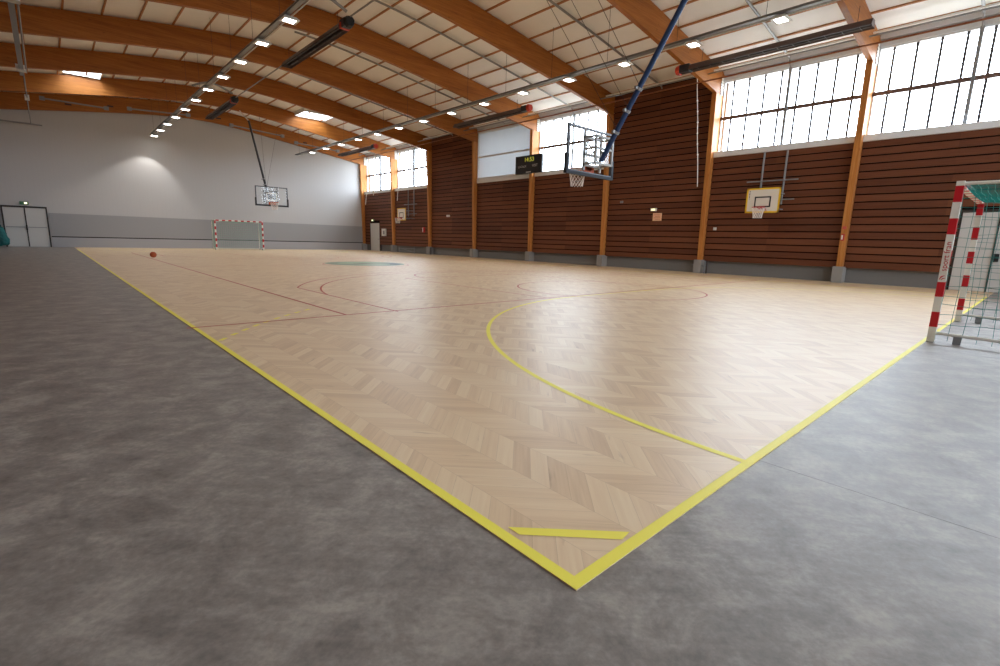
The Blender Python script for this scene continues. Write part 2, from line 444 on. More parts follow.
for a, b in zip([XL-.2]+[q[1] for q in FILLW], [q[0] for q in FILLW]+[XR+.2]): fw.box(a, b, YF-.2, YF, FZ[0], FZ[1])
struct(fw.build('wall_front', M['slat']), 'dark board wall with added high windows behind the viewpoint', 'wall')
for k, (a, b) in enumerate(FILLW):
    f = MB(); f.box(a, b, YF-.12, YF-.04, FZ[0], FZ[0]+.06); f.box(a, b, YF-.12, YF-.04, FZ[1]-.06, FZ[1])
    for q in range(9): x = a+(b-a)*q/8; f.box(x-.03, x+.03, YF-.12, YF-.04, FZ[0], FZ[1])
    wn_ = struct(f.build('window_%d' % (20+k), M['sill']), 'unseen high window added behind the viewpoint to light the foreground', 'window')
    MB().quad([(a, YF-.08, FZ[0]), (b, YF-.08, FZ[0]), (b, YF-.08, FZ[1]), (a, YF-.08, FZ[1])]).build('pane', M['glass'], wn_)
BAYS = list(range(-3, 7))                     # bay i lies between columns i and i+1
SLATBAYS = (1, 4)
DOOR3 = (-.72, 1.12)                          # grey double door in bay -1
DOOR2 = (38.75, 40.5)                        # pale door in bay 6
def roofline(x): return zc(x) - .02
ws = MB()
def board_rows(y0, y1, z0, z1, cuts=()):
    k = 0
    while True:
        a = .55 + .2625*k
        b = a + .222
        k += 1
        if a >= z1 - .02: break
        if b > z1: b = z1
        segs = [(y0, y1)]
        for c0, c1, cz in cuts:
            if a < cz:
                new = []
                for s0, s1 in segs:
                    if c1 <= s0 or c0 >= s1: new.append((s0, s1)); continue
                    if c0 > s0: new.append((s0, c0))
                    if c1 < s1: new.append((c1, s1))
                segs = new
        for s0, s1 in segs:
            # lapped board: the lower edge stands out further than the upper edge
            b0 = len(ws.v)
            xl, xh = XS, XS+.03
            ws.v += [(xl,s0,a),(xl,s1,a),(xh,s1,b),(xh,s0,b),(XS+.05,s0,a),(XS+.05,s1,a),(XS+.05,s1,b),(XS+.05,s0,b)]
            for q in ((0,1,2,3),(4,7,6,5),(0,4,5,1),(3,2,6,7),(0,3,7,4),(1,5,6,2)):
                ws.f.append(tuple(b0+i for i in q)); ws.m.append(0)
for i in BAYS:
    y0, y1 = max(CY(i)+.09, YF), min(CY(i+1)-.09, YB)
    top = 8.46 if i in SLATBAYS else 4.98
    cuts = []
    if i == -1: cuts = [(DOOR3[0], DOOR3[1], 2.55)]
    if i == 6: cuts = [(DOOR2[0], DOOR2[1], 2.45)]
    ws.mi = 0; board_rows(y0, y1, .55, top, cuts)
    ws.mi = 1
    zt = top
    segs = [(y0, y1)] if not cuts else [(y0, cuts[0][0]), (cuts[0][1], y1)]
    for s0, s1 in segs: ws.box(XS+.05, XS+.09, s0, s1, .55, zt)
    if cuts: ws.box(XS+.05, XS+.09, cuts[0][0], cuts[0][1], cuts[0][2], zt)
    if i in SLATBAYS: ws.box(XS+.09, XR, y0, y1, 4.9, 9.0)
struct(ws.build('wall_right', [M['slat'], M['darkgap']]), 'wall of dark stained horizontal boards under the high windows', 'wall')
bs = MB()
for i in BAYS:
    y0, y1 = max(CY(i), YF), min(CY(i+1), YB)
    for s0, s1 in ([(y0, y1)] if i not in (-1, 6) else ([(y0, DOOR3[0]), (DOOR3[1], y1)] if i == -1 else [(y0, DOOR2[0]), (DOOR2[1], y1)])):
        bs.box(XS+.16, XR, s0, s1, 0, .56)
struct(bs.build('baseboard_right', M['base']), 'recessed grey base wall under the boards', 'wall base')

# ceiling with two openings for skylights
xs = [XL-.1 + (XR+.1-XL+.1)*k/60 for k in range(61)]
SKY = [(.3, 1.85, 34.0, 36.0), (12.55, 14.6, 34.3, 36.0)]
for a, b, c, d in SKY: xs += [a, b]
xs = sorted(set(xs)); ys = sorted({YF-.1, YB+.1} | {q for s in SKY for q in s[2:]})
cm = MB()
for x0, x1 in zip(xs, xs[1:]):
    for y0, y1 in zip(ys, ys[1:]):
        mx, my = (x0+x1)/2, (y0+y1)/2
        if any(a < mx < b and c < my < d for a, b, c, d in SKY): continue
        z0, z1 = zc(x0)+.045, zc(x1)+.045
        cm.quad([(x0,y0,z0),(x0,y1,z0),(x1,y1,z1),(x1,y0,z1)])
        cm.quad([(x0,y0,z0+.12),(x1,y0,z1+.12),(x1,y1,z1+.12),(x0,y1,z0+.12)])
struct(cm.build('ceiling', M['ceil']), 'white roof panels between timber purlins', 'ceiling')
for k, (a, b, c, d) in enumerate(SKY):
    nm = ['over the left side of the end bay', 'nearer the window wall'][k]
    sk = thing('roof_skylight', ((a+b)/2, (c+d)/2, zc((a+b)/2)+.1), ['bright rooflight between the last beams, nearer the double door', 'bright rooflight between the last beams, nearer the window wall'][k], 'skylight', 'rooflights')
    f = MB()
    z = max(zc(a), zc(b)) + .12; zl = min(zc(a), zc(b))+.08
    f.box(a-.04, a, c, d, zl, z+.25); f.box(b, b+.04, c, d, zl, z+.25); f.box(a-.04, b+.04, c-.04, c, zl, z+.25); f.box(a-.04, b+.04, d, d+.04, zl, z+.25)
    f.build('curb', M['whitesteel'], sk)
    MB().box(a, b, c, d, z+.2, z+.21).build('opal_pane', M['glass'], sk)
    bars = MB(); nb = 4
    for q in range(1, nb): bars.box(a+(b-a)*q/nb-.012, a+(b-a)*q/nb+.012, c, d, z+.17, z+.2)
    bars.build('glazing_bar', M['whitesteel'], sk)

# glulam beams, one object each
def make_beam(i):
    m = MB(); x0, x1 = XL, 20.615; n = 56; w = .085
    pts = [x0+(x1-x0)*k/n for k in range(n+1)]
    prof = [(x, zb(x)) for x in pts] + [(x, zc(x)) for x in reversed(pts)]
    N = len(prof); y = CY(i); b = 0
    m.v += [(x, y-w, z) for x, z in prof] + [(x, y+w, z) for x, z in prof]
    for k in range(n):
        j = N-1-k
        m.f.append((k, k+1, j-1, j)); m.m.append(0)
        m.f.append((N+k, N+j, N+j-1, N+k+1)); m.m.append(0)
    for k in range(N):
        l = (k+1) % N
        m.f.append((k, N+k, N+l, l)); m.m.append(0)
    return m
for i in range(0, 8):
    o = make_beam(i).build('glulam_beam', M['beam'])
    if i == 7:
        for q in range(11):
            xq = -3.6 + q*2.1
            if q % 3 != 1: MB().box(xq-.16, xq+.16, CY(7)-.097, CY(7)-.084, zb(xq)+.33, zb(xq)+.42).build('connector_plate', M['dark'], o, label='dark steel connector plate')
    tag(o, 'curved orange glulam roof beam, ' + nth(7-i, 'the white end wall'), 'beam', 'glulam roof beams', 'thing')
# purlins
px = [k for k in range(-11, 12)]
plist = []
x = 20.32
while x > XL+.2:
    plist.append(x); x -= 1.19
for k, x in enumerate(plist):
    sl = (zc(x+.05)-zc(x-.05))/.1
    m = MB(); w = .032
    def pz(q): return zc(x)+sl*(q-x)
    m.v += [(x-w, YF, pz(x-w)+.002), (x+w, YF, pz(x+w)+.002), (x+w, YF, pz(x+w)+.05), (x-w, YF, pz(x-w)+.05)]
    m.v += [(a, YB, c) for a, b, c in m.v[:4]]
    for q in ((0,1,2,3),(7,6,5,4),(0,4,5,1),(1,5,6,2),(2,6,7,3),(3,7,4,0)): m.f.append(q); m.m.append(0)
    tag(m.build('roof_purlin', M['purlin']), 'thin brown timber purlin under the white roof panels, ' + nth(k, 'the window wall'), 'purlin', 'timber roof purlins', 'thing')

# columns: post, plinth, gusset plate with bolts
for i in range(-1, 8):
    y = CY(i)
    if i == 7: y = CY(7)-.02
    dist = 7-i
    c = thing('timber_column', (20.33, y, 0), 'orange glulam column in the board wall, ' + nth(dist, 'the white end wall'), 'column', 'glulam columns along the board wall')
    c['kind'] = 'thing'
    top = zb(20.3)
    XT = 20.13
    side = [(20.30, .585), (21.0, .585), (21.0, zc(20.9)-.05), (20.62, zc(20.6)-.05), (20.62, zb(20.62)), (XT, zb(XT)-.01)]
    pm = MB(); nS = len(side)
    pm.v = [(a, y-.1, b_) for a, b_ in side] + [(a, y+.1, b_) for a, b_ in side]
    pm.f = [tuple(range(nS)), tuple(range(nS, 2*nS))[::-1]] + [(k, nS+k, nS+(k+1) % nS, (k+1) % nS) for k in range(nS)]
    pm.m = [0]*len(pm.f)
    pm.build('post', M['post'], c, bevel=.008)
    MB().box(20.16, 20.62, y-.17, y+.17, 0, .585).build('plinth', M['concrete'], c, bevel=.012, label='grey concrete plinth')
    g = MB()
    for sy in (-1,):
        g.box(20.5, 20.92, y+sy*.1-.006, y+sy*.1+.006, 7.5, 8.2)
    gp = g.build('gusset_plate', M['boltplate'], c, label='pale steel plate with bolts')
    if i == 0:
        s = MB().box(20.20, 20.23, y-.06, y+.05, 1.93, 2.03); s.build('sticker', M['pinkred'], c, label='small red sticker')
        s = MB().box(20.20, 20.26, y-.04, y+.06, 1.52, 1.76); s.build('call_point', M['redbox'], c, label='red and white call point')
        MB().box(20.195, 20.20, y+.0, y+.05, 1.56, 1.72).build('call_point_label', M['gwhite'], c)
    if i in (1, 5):
        LB = 'grey steel anchor fitting'
        MB().tube([(20.2, y-.32, .0), (20.2, y-.32, .55)], .035, 8).build('anchor_upright', M['greypaint'], c, label=LB)
        MB().tube([(20.2, y-.42, .0), (20.2, y-.42, .55)], .03, 8).build('anchor_upright', M['dark'], c, label='dark steel anchor fitting')
        MB().tube([(20.25, y-.17, .32), (20.25, y-.28, .32)], .035, 8).build('anchor_knob', M['greypaint'], c, label=LB)
        if i == 1: MB().tube([(20.25, y+.17, .36), (20.25, y+.28, .36)], .04, 8).build('anchor_knob', M['greypaint'], c, label=LB)

# windows
def make_window(n, i):
    y0, y1 = CY(i)+.1, CY(i+1)-.1
    if i == 6: y1 = CY(7)-.12
    yc = (CY(i)+CY(i+1))/2
    zs, zt = 5.22, 8.06
    blind = (i == 3)
    XW = XS+.06 if blind else globals()['XW']
    f = MB()
    f.box(XW-.04, XW+.06, y0, y1, zs-.06, zs+.03); f.box(XW-.04, XW+.06, y0, y1, zt-.04, zt+.06)
    f.box(XW-.04, XW+.06, y0, y0+.05, zs, zt); f.box(XW-.04, XW+.06, y1-.05, y1, zs, zt)
    win = f.build('window_%d' % n, M['sill']); struct(win)
    win['label'] = 'high window of tall panes, ' + ('with white translucent sheets' if blind else ORD[6-i] + ' bay from the end wall'); win['category'] = 'window'
    # white sloped sill flashing
    s = MB()
    s.quad([(XS-.02, y0, 4.97), (XS-.02, y1, 4.97), (XS-.02, y1, 5.19), (XS-.02, y0, 5.19)])
    s.quad([(XS-.02, y0, 5.19), (XS-.02, y1, 5.19), (XW-.03, y1, 5.2), (XW-.03, y0, 5.2)])
    s.quad([(XW-.03, y0, 4.9), (XW-.03, y1, 4.9), (XW-.03, y1, 5.2), (XW-.03, y0, 5.2)])
    s.quad([(XS-.02, y0, 4.97), (XS-.02, y1, 4.97), (XW-.03, y1, 4.9), (XW-.03, y0, 4.9)])
    for q in range(1, 4):
        yy = y0+(y1-y0)*q/4
        s.box(XS-.03, XS+.1, yy-.01, yy+.01, 4.97, 5.20)
    s.build('sill', M['sill'], win)
    if not blind:
        MB().box(XW-.07, XW+.02, y0, y1, 6.51, 6.64).build('transom', M['mullion'], win)
        MB().box(XW-.12, XW+.02, yc-.05, yc+.05, zs, zt).build('centre_post', M['greypaint'], win)
        k = 1
        for q in list(range(-4, 5)):
            if q == 0: continue
            yy = yc + q*.615 - (.0 if q < 0 else 0)
            yy = yc + (q-.5 if q > 0 else q+.5)*.615
            if y0+.1 < yy < y1-.1:
                MB().box(XW-.02, XW+.02, yy-.036, yy+.036, zs, zt).build('mullion', M['mullion2'], win)
        MB().quad([(XW, y0, zs), (XW, y1, zs), (XW, y1, zt), (XW, y0, zt)]).build('pane', M['glass'], win)
    else:
        MB().box(XW-.03, XW+.02, y0, y1, 6.5, 6.6).build('transom', M['sill'], win)
        b = MB()
        nn = 34
        for zz0, zz1 in ((zs, 6.5), (6.6, zt)):
            for q in range(nn):
                a, bb = y0+(y1-y0)*q/nn, y0+(y1-y0)*(q+1)/nn
                xa, xb_ = XW+.012*(q % 2), XW+.012*((q+1) % 2)
                b.quad([(xa, a, zz0), (xb_, bb, zz0), (xb_, bb, zz1), (xa, a, zz1)])
        b.build('translucent_sheet', M['blind'], win)
    # grey header above the glass
    h = MB().box(XW-.1, XR, y0, y1, zt+.02, zt+.22); h.box(XW-.16, XR, y0, y1, zt+.25, zt+.40)
    h.build('header', M['header'], win)
    w = MB().box(XW-.02, XR, y0, y1, zt+.3, 9.2); w.box(XS+.09, XR, y0, y1, 4.9, 4.96)
    w.build('upper_infill', M['wall'], win)
    # outer wall under the sill so no daylight leaks
    o = MB().box(XR-.1, XR, y0-.1, y1+.1, -.2, 5.1); o.box(XS+.09, XR, y0, y1, 4.85, 4.9); o.build('outer_skin', M['wall'], win)
    return win
n = 1
for i in BAYS:
    if i in SLATBAYS: continue
    make_window(n, i); n += 1
ow = MB()
for i in SLATBAYS: ow.box(XR-.1, XR, CY(i)-.1, CY(i+1)+.1, .5, 9.2)
ow.box(XR-.1, XR, YF-.2, YF+.2, 0, 9.2)
struct(ow.build('trim_4', M['wall']))
# doors -----------------------------------------------------------
d = MB(); yd = YB
x0, x1, zt = -3.12, -1.06, 2.44
d.box(x0, x0+.07, yd-.09, yd, 0, zt); d.box(x1-.07, x1, yd-.09, yd, 0, zt); d.box(x0, x1, yd-.09, yd, zt-.07, zt+.03)
door = struct(d.build('door_1', M['doordark']), 'pale grey double door in a dark frame in the end wall', 'door')
for a, b in ((x0+.075, (x0+x1)/2-.02), ((x0+x1)/2+.02, x1-.075)):
    lf = MB().box(a, b, yd-.06, yd-.01, .02, zt-.08).build('door_leaf', M['doorgrey'], door, bevel=.006)
    MB().box(a+.04, b-.04, yd-.10, yd-.065, 1.18, 1.22).build('push_bar', M['greypaint'], lf)
MB().box((x0+x1)/2-.03, (x0+x1)/2+.03, yd-.08, yd-.02, .02, zt-.08).build('meeting_stile', M['doordark'], door)
MB().box((x0+x1)/2-.04, (x0+x1)/2+.04, yd-.14, yd-.08, 1.02, 1.32).build('lock_case', M['black'], door)
d = MB(); a, b = DOOR2; zt = 2.45
d.box(XS+.0, XS+.4, a-.0, a+.05, 0, zt); d.box(XS+.0, XS+.4, b-.05, b, 0, zt); d.box(XS, XS+.4, a, b, zt-.05, zt)
door = struct(d.build('door_2', M['dark']), 'pale single door set in the board wall near the far corner', 'door')
lf = MB().box(XS+.02, XS+.07, a+.05, b-.06, .01, zt-.05).build('door_leaf', M['doorgrey'], door)
MB().box(XS-.03, XS+.02, a+.12, a+.24, 1.0, 1.05).build('door_handle', M['greypaint'], lf)
d = MB(); a, b = DOOR3; zt = 2.55
d.box(XS+.015, XS+.3, a, a+.05, 0, zt); d.box(XS+.015, XS+.3, b-.05, b, 0, zt); d.box(XS+.0, XS+.3, a, b, zt-.07, zt)
door = struct(d.build('door_3', M['doordark']), 'pale grey double door in the board wall behind the near goal', 'door')
for q0, q1 in ((a+.055, (a+b)/2-.01), ((a+b)/2+.01, b-.055)):
    lf = MB().box(XS+.02, XS+.07, q0, q1, .01, zt-.09).build('door_leaf', M['doorgrey'], door, bevel=.006)
MB().box(XS, XS+.02, (a+b)/2-.02, (a+b)/2+.02, .01, zt-.09).build('meeting_stile', M['doordark'], door)
MB().box(XS-.06, XS+.0, (a+b)/2-.15, (a+b)/2-.03, .95, 1.2).build('door_handle', M['black'], door)

# ------------------------------------------------------------------ ceiling services
# grey tie rails in the middle of each bay
for i in range(-1, 6):
    y = CY(i)+D/2
    pts = [(x, y, zc(x)-.09) for x in [7.8+12.6*k/24 for k in range(25)]]
    m = MB().tube(pts, .045, 6)
    m.tube([(pts[-1][0], y, pts[-1][2]), (XW-.1, y, 8.02)], .03, 6)
    tag(m.build('ceiling_rail', M['steel']), 'grey steel rail across the roof bay, ' + nth(5-i, 'the white end wall'), 'rail', 'steel rails between the beams', 'thing')

def cable_tray(name, x, z, y0, y1, label, width=.16):
    t = thing(name, (x, y0, z), label, 'cable tray')
    t['kind'] = 'thing'
    m = MB(); m.box(x-width/2, x+width/2, y0, y1, z, z+.012); m.box(x-width/2, x-width/2+.01, y0, y1, z, z+.06); m.box(x+width/2-.01, x+width/2, y0, y1, z, z+.06)
    m.build('tray', M['steel'], t)
    m = MB(); m.tube([(x+width/2+.05, y0, z+.0), (x+width/2+.05, y1, z+.0)], .022, 6); m.build('conduit', M['whitesteel'], t)
    y = y0 + 1.2
    while y < y1:
        MB().tube([(x, y, z+.05), (x, y, zc(x)+.05)], .006, 4).build('suspension_rod', M['dark'], t); y += 2.673
    return t
TA = cable_tray('lighting_tray', 4.72, 7.58, 4.0, 40.9, 'long grey lighting tray hanging over the court with square lamps, away from the windows')
TB = cable_tray('lighting_tray', 14.28, 7.48, 1.5, 40.8, 'long grey lighting tray hanging alongside the window wall with lamps', .2)
def make_floodlight(label):
    t = thing('floodlight', (0, 0, 0), label, 'ceiling lamp', 'led floodlights')
    m = MB()
    b = len(m.v)
    for (w, d_, z) in ((.17, .15, .09), (.24, .21, .02)):
        m.v += [(-w,-d_,z),(w,-d_,z),(w,d_,z),(-w,d_,z)]
    for k in range(4):
        l = (k+1) % 4; m.f.append((b+k, b+4+k, b+4+l, b+l)); m.m.append(0)
    m.f.append((b, b+1, b+2, b+3)); m.m.append(0)
    for a0, a1, c0, c1 in ((-.24,.24,-.21,-.135),(-.24,.24,.135,.21),(-.24,-.16,-.135,.135),(.16,.24,-.135,.135)): m.box(a0, a1, c0, c1, 0, .02)
    m.build('housing', M['whitesteel'], t)
    p = MB().box(-.16, .16, -.135, .135, .004, .016); p.build('led_panel', M['led'], t)
    g = MB()
    for k in range(1, 4): g.box(-.16+.32*k/4-.006, -.16+.32*k/4+.006, -.135, .135, -.001, .004)
    g.build('louvre', M['whitesteel'], t)
    MB().box(-.02, .02, -.02, .02, .09, .13).build('bracket', M['steel'], t)
    return t
FL = []
proto = None
ysA = [40.55 - 2.52*k for k in range(0, 13)]
extraA = [39.35]
for k, y in enumerate(ysA):
    lb = 'square lit floodlight under the tray away from the windows, ' + nth(k, 'the white end wall')
    if proto is None: proto = make_floodlight(lb); o = proto; o.location = (4.80, y, 7.45)
    else: o = dup(proto, (4.80, y, 7.45), lb, 'lamps on the tray away from the windows')
    FL.append(o)
proto['group'] = 'lamps on the tray away from the windows'
ysB = [37.75 - 2.52*k for k in range(0, 14)]
for k, y in enumerate(ysB):
    o = dup(proto, (14.36, y, 7.35), 'square lit floodlight under the tray alongside the windows, ' + nth(k, 'the white end wall'), 'lamps on the tray alongside the windows')
    FL.append(o)
def spot(loc, e, size=1.9, blend=.6, col=(1, .96, .9), rad=.12):
    l = bpy.data.lights.new('lamp', 'SPOT'); l.energy = e; l.spot_size = size; l.spot_blend = blend; l.color = col; l.shadow_soft_size = rad
    o = bpy.data.objects.new('lamp_light', l); COL.objects.link(o); o.location = loc
    return o
LAMP_W = 40
for o in FL:
    s = spot((o.location.x, o.location.y, o.location.z-.06), LAMP_W * (4.5 if o is FL[0] else 1), 1.56 if o is FL[0] else 2.3, .32 if o is FL[0] else .7)
    if o is FL[0]: s.rotation_euler = (0, .2, 0)          # this one is tilted along the end wall

# rail hanging near the double door, with a cross bar
t = thing('hanging_rail', (-1.3, 15, 7.3), 'grey ceiling rail hanging towards the double door with a cross bar at its end', 'rail'); t['kind'] = 'thing'
m = MB().box(-1.36, -1.22, 12, 28.4, 7.28, 7.40); m.tube([(-1.15, 12, 7.34), (-1.15, 28.0, 7.34)], .03, 6); m.build('trunking', M['steel'], t)
MB().tube([(-1.24, 28.4, 7.33), (-1.24, 40.9, 7.24)], .025, 6).build('conduit', M['steel'], t)
m = MB().tube([(-4.4, 40.9, 7.24), (-.75, 40.9, 7.24)], .045, 6); m.build('cross_bar', M['steel'], t)
m = MB().box(-1.40, -1.10, 19.0, 19.3, 7.24, 7.46); m.box(-1.45, -1.15, 27.3, 27.6, 7.24, 7.46); m.box(-1.33, -1.16, 33, 33.3, 7.2, 7.42); m.build('junction_box', M['whitesteel'], t)
for y in (14, 19, 24, 28, 33, 38): MB().tube([(-1.28, y, 7.35), (-1.28, y, zc(-1.28)+.05)], .008, 4).build('suspension_rod', M['dark'], t)

# radiant heaters
def make_heater(label, cap='heatred', L=5.5):
    t = thing('radiant_heater', (0, 0, 0), label, 'heater', 'gas radiant heaters')
    m = MB()
    prof = [(-.21, -.10), (-.11, .08), (.11, .08), (.21, -.10)]
    for (a, b) in zip(prof, prof[1:]):
        m.quad([(a[0],0,a[1]), (b[0],0,b[1]), (b[0],L,b[1]), (a[0],L,a[1])])
        m.quad([(a[0],0,a[1]+.012), (a[0],L,a[1]+.012), (b[0],L,b[1]+.012), (b[0],0,b[1]+.012)])
    for y in (0, L): m.quad([(p[0], y, p[1]) for p in prof])
    m.build('reflector', M['heater'], t)
    for x in (-.1, .1):
        MB().tube([(x, .05, -.02), (x, L-.05, -.02)], .05, 8).build('burner_tube', M['dark'], t)
    g = MB()
    for k in range(12): g.bar((-.2, .3+k*(L-.6)/11, -.085), (.2, .3+k*(L-.6)/11, -.085), .012)
    g.build('guard', M['dark'], t)
    m = MB().box(-.15, .15, -.40, .0, -.12, .14); b = m.build('burner_box', M['darkmast'], t, bevel=.02, label='dark burner box')
    f = MB().tube([(0, -.56, .01), (0, -.40, .01)], [.15, .19], 8); f.build('burner_fan', M[cap], t, label='orange red burner cap' if cap == 'heatred' else 'black burner fan')
    if cap != 'heatred': MB().box(-.165, .165, -.16, -.03, -.135, .05).build('burner_flange', M['heatred'], t, bevel=.01, label='orange burner flange')
    for y in (.4, L-.4):
        w = MB().tube([(0, y, .08), (0, y, .55)], .008, 4); w.build('hanger', M['dark'], t)
    return t
HT = [((7.0, 16.4, 8.22), 'long dark radiant heater with red burner hanging beside the lamp tray over the court'),
      ((7.0, 30.0, 8.22), 'long dark radiant heater hanging near the end wall beside the lamp tray over the court'),
      ((17.0, 3.45, 7.63), 'long dark radiant heater hanging under the beams above the nearest windows'),
      ((17.0, 17.75, 7.63), 'long dark radiant heater with red burner hanging above the white translucent window'),
      ((17.0, 33.2, 7.63), 'long dark radiant heater hanging in the far corner above the last windows')]
h0 = make_heater(HT[0][1], 'black'); h0.location = HT[0][0]; h1 = None
for loc, lb in HT[1:2] + [HT[3], HT[2], HT[4]]:
    if loc[0] < 10: o = dup(h0, loc, lb)
    elif h1 is None: h1 = make_heater(lb); h1.location = loc; o = h1
    else: o = dup(h1, loc, lb)
    if loc[0] > 10 and loc[1] < 5:      # this one has its burner at the far end
        o.rotation_euler.z = PI; o.location = (17.0, 8.95, 7.63)
def gas_pipe(pts, r, label, m='steel', nm='gas_pipe'):
    o = MB().tube(pts, r, 6).build(nm, M[m]); return tag(o, label, 'pipe', 'gas pipes', 'thing')
gas_pipe([(7.0, -1, 8.36), (7.0, 15.9, 8.36)], .028, 'thin grey pipe running to the red burner beside the court lamp tray')
gas_pipe([(7.0, 21.9, 8.30), (7.0, 29.4, 8.30)], .028, 'thin grey pipe between the two heaters over the court')
gas_pipe([(18.45, -1, 7.52), (18.45, 40, 7.52)], .03, 'long thin brown pipe running in front of the board wall under the beams', 'orangepipe')
gas_pipe([(19.3, -1, 8.05), (19.3, 40, 8.05)], .03, 'long thin grey pipe close under the roof above the windows')
gas_pipe([(19.75, -1, 8.28), (19.75, 40, 8.28)], .035, 'long pale pipe along the roof edge above the windows', 'whitesteel')
for y0, z0, x0, x1, lb in ((16.0, 8.35, 5.0, 6.85, 'curved grey hose from the lamp tray to the first heater'), (29.6, 8.35, 5.0, 6.85, 'curved grey hose from the lamp tray to the far heater')):
    pts = []
    for k in range(13):
        s = k/12; pts.append((x0+(x1-x0)*s, y0-.2, 8.45 + .35*math.sin(PI*s)*(1-.3*s)))
    o = MB().tube(pts, .05, 8).build('flue_hose', M['steel'], smooth=True); tag(o, lb, 'hose', 'flue hoses', 'thing')

# brace rods under the last roof bay
for k, (p, q, lb) in enumerate([((-.6, 40.6, 8.75), (2.4, 40.6, 8.75), 'thin grey brace rod on the last beam nearest the hanging rail'),
                             ((3.6, 40.6, 8.95), (6.9, 40.6, 9.15), 'thin grey brace rod on the last beam by the lamp tray'),
                             ((9.6, 40.6, 8.95), (13.2, 40.6, 8.75), 'thin grey brace rod on the last beam by the far mast'),
                             ((13.6, 38.9, 8.1), (16.9, 38.9, 7.95), 'thin grey brace rod on the last beam near the window wall')]):
    m = MB().tube([p, q], .045, 6); m.box(q[0]-.12, q[0]+.12, q[1]-.1, q[1]+.1, q[2]-.1, q[2]+.1); m.box(p[0]-.12, p[0]+.12, p[1]-.1, p[1]+.1, p[2]-.1, p[2]+.1)
    tag(m.build('brace_rod', M['greypaint']), lb, 'rod', 'brace rods', 'thing')

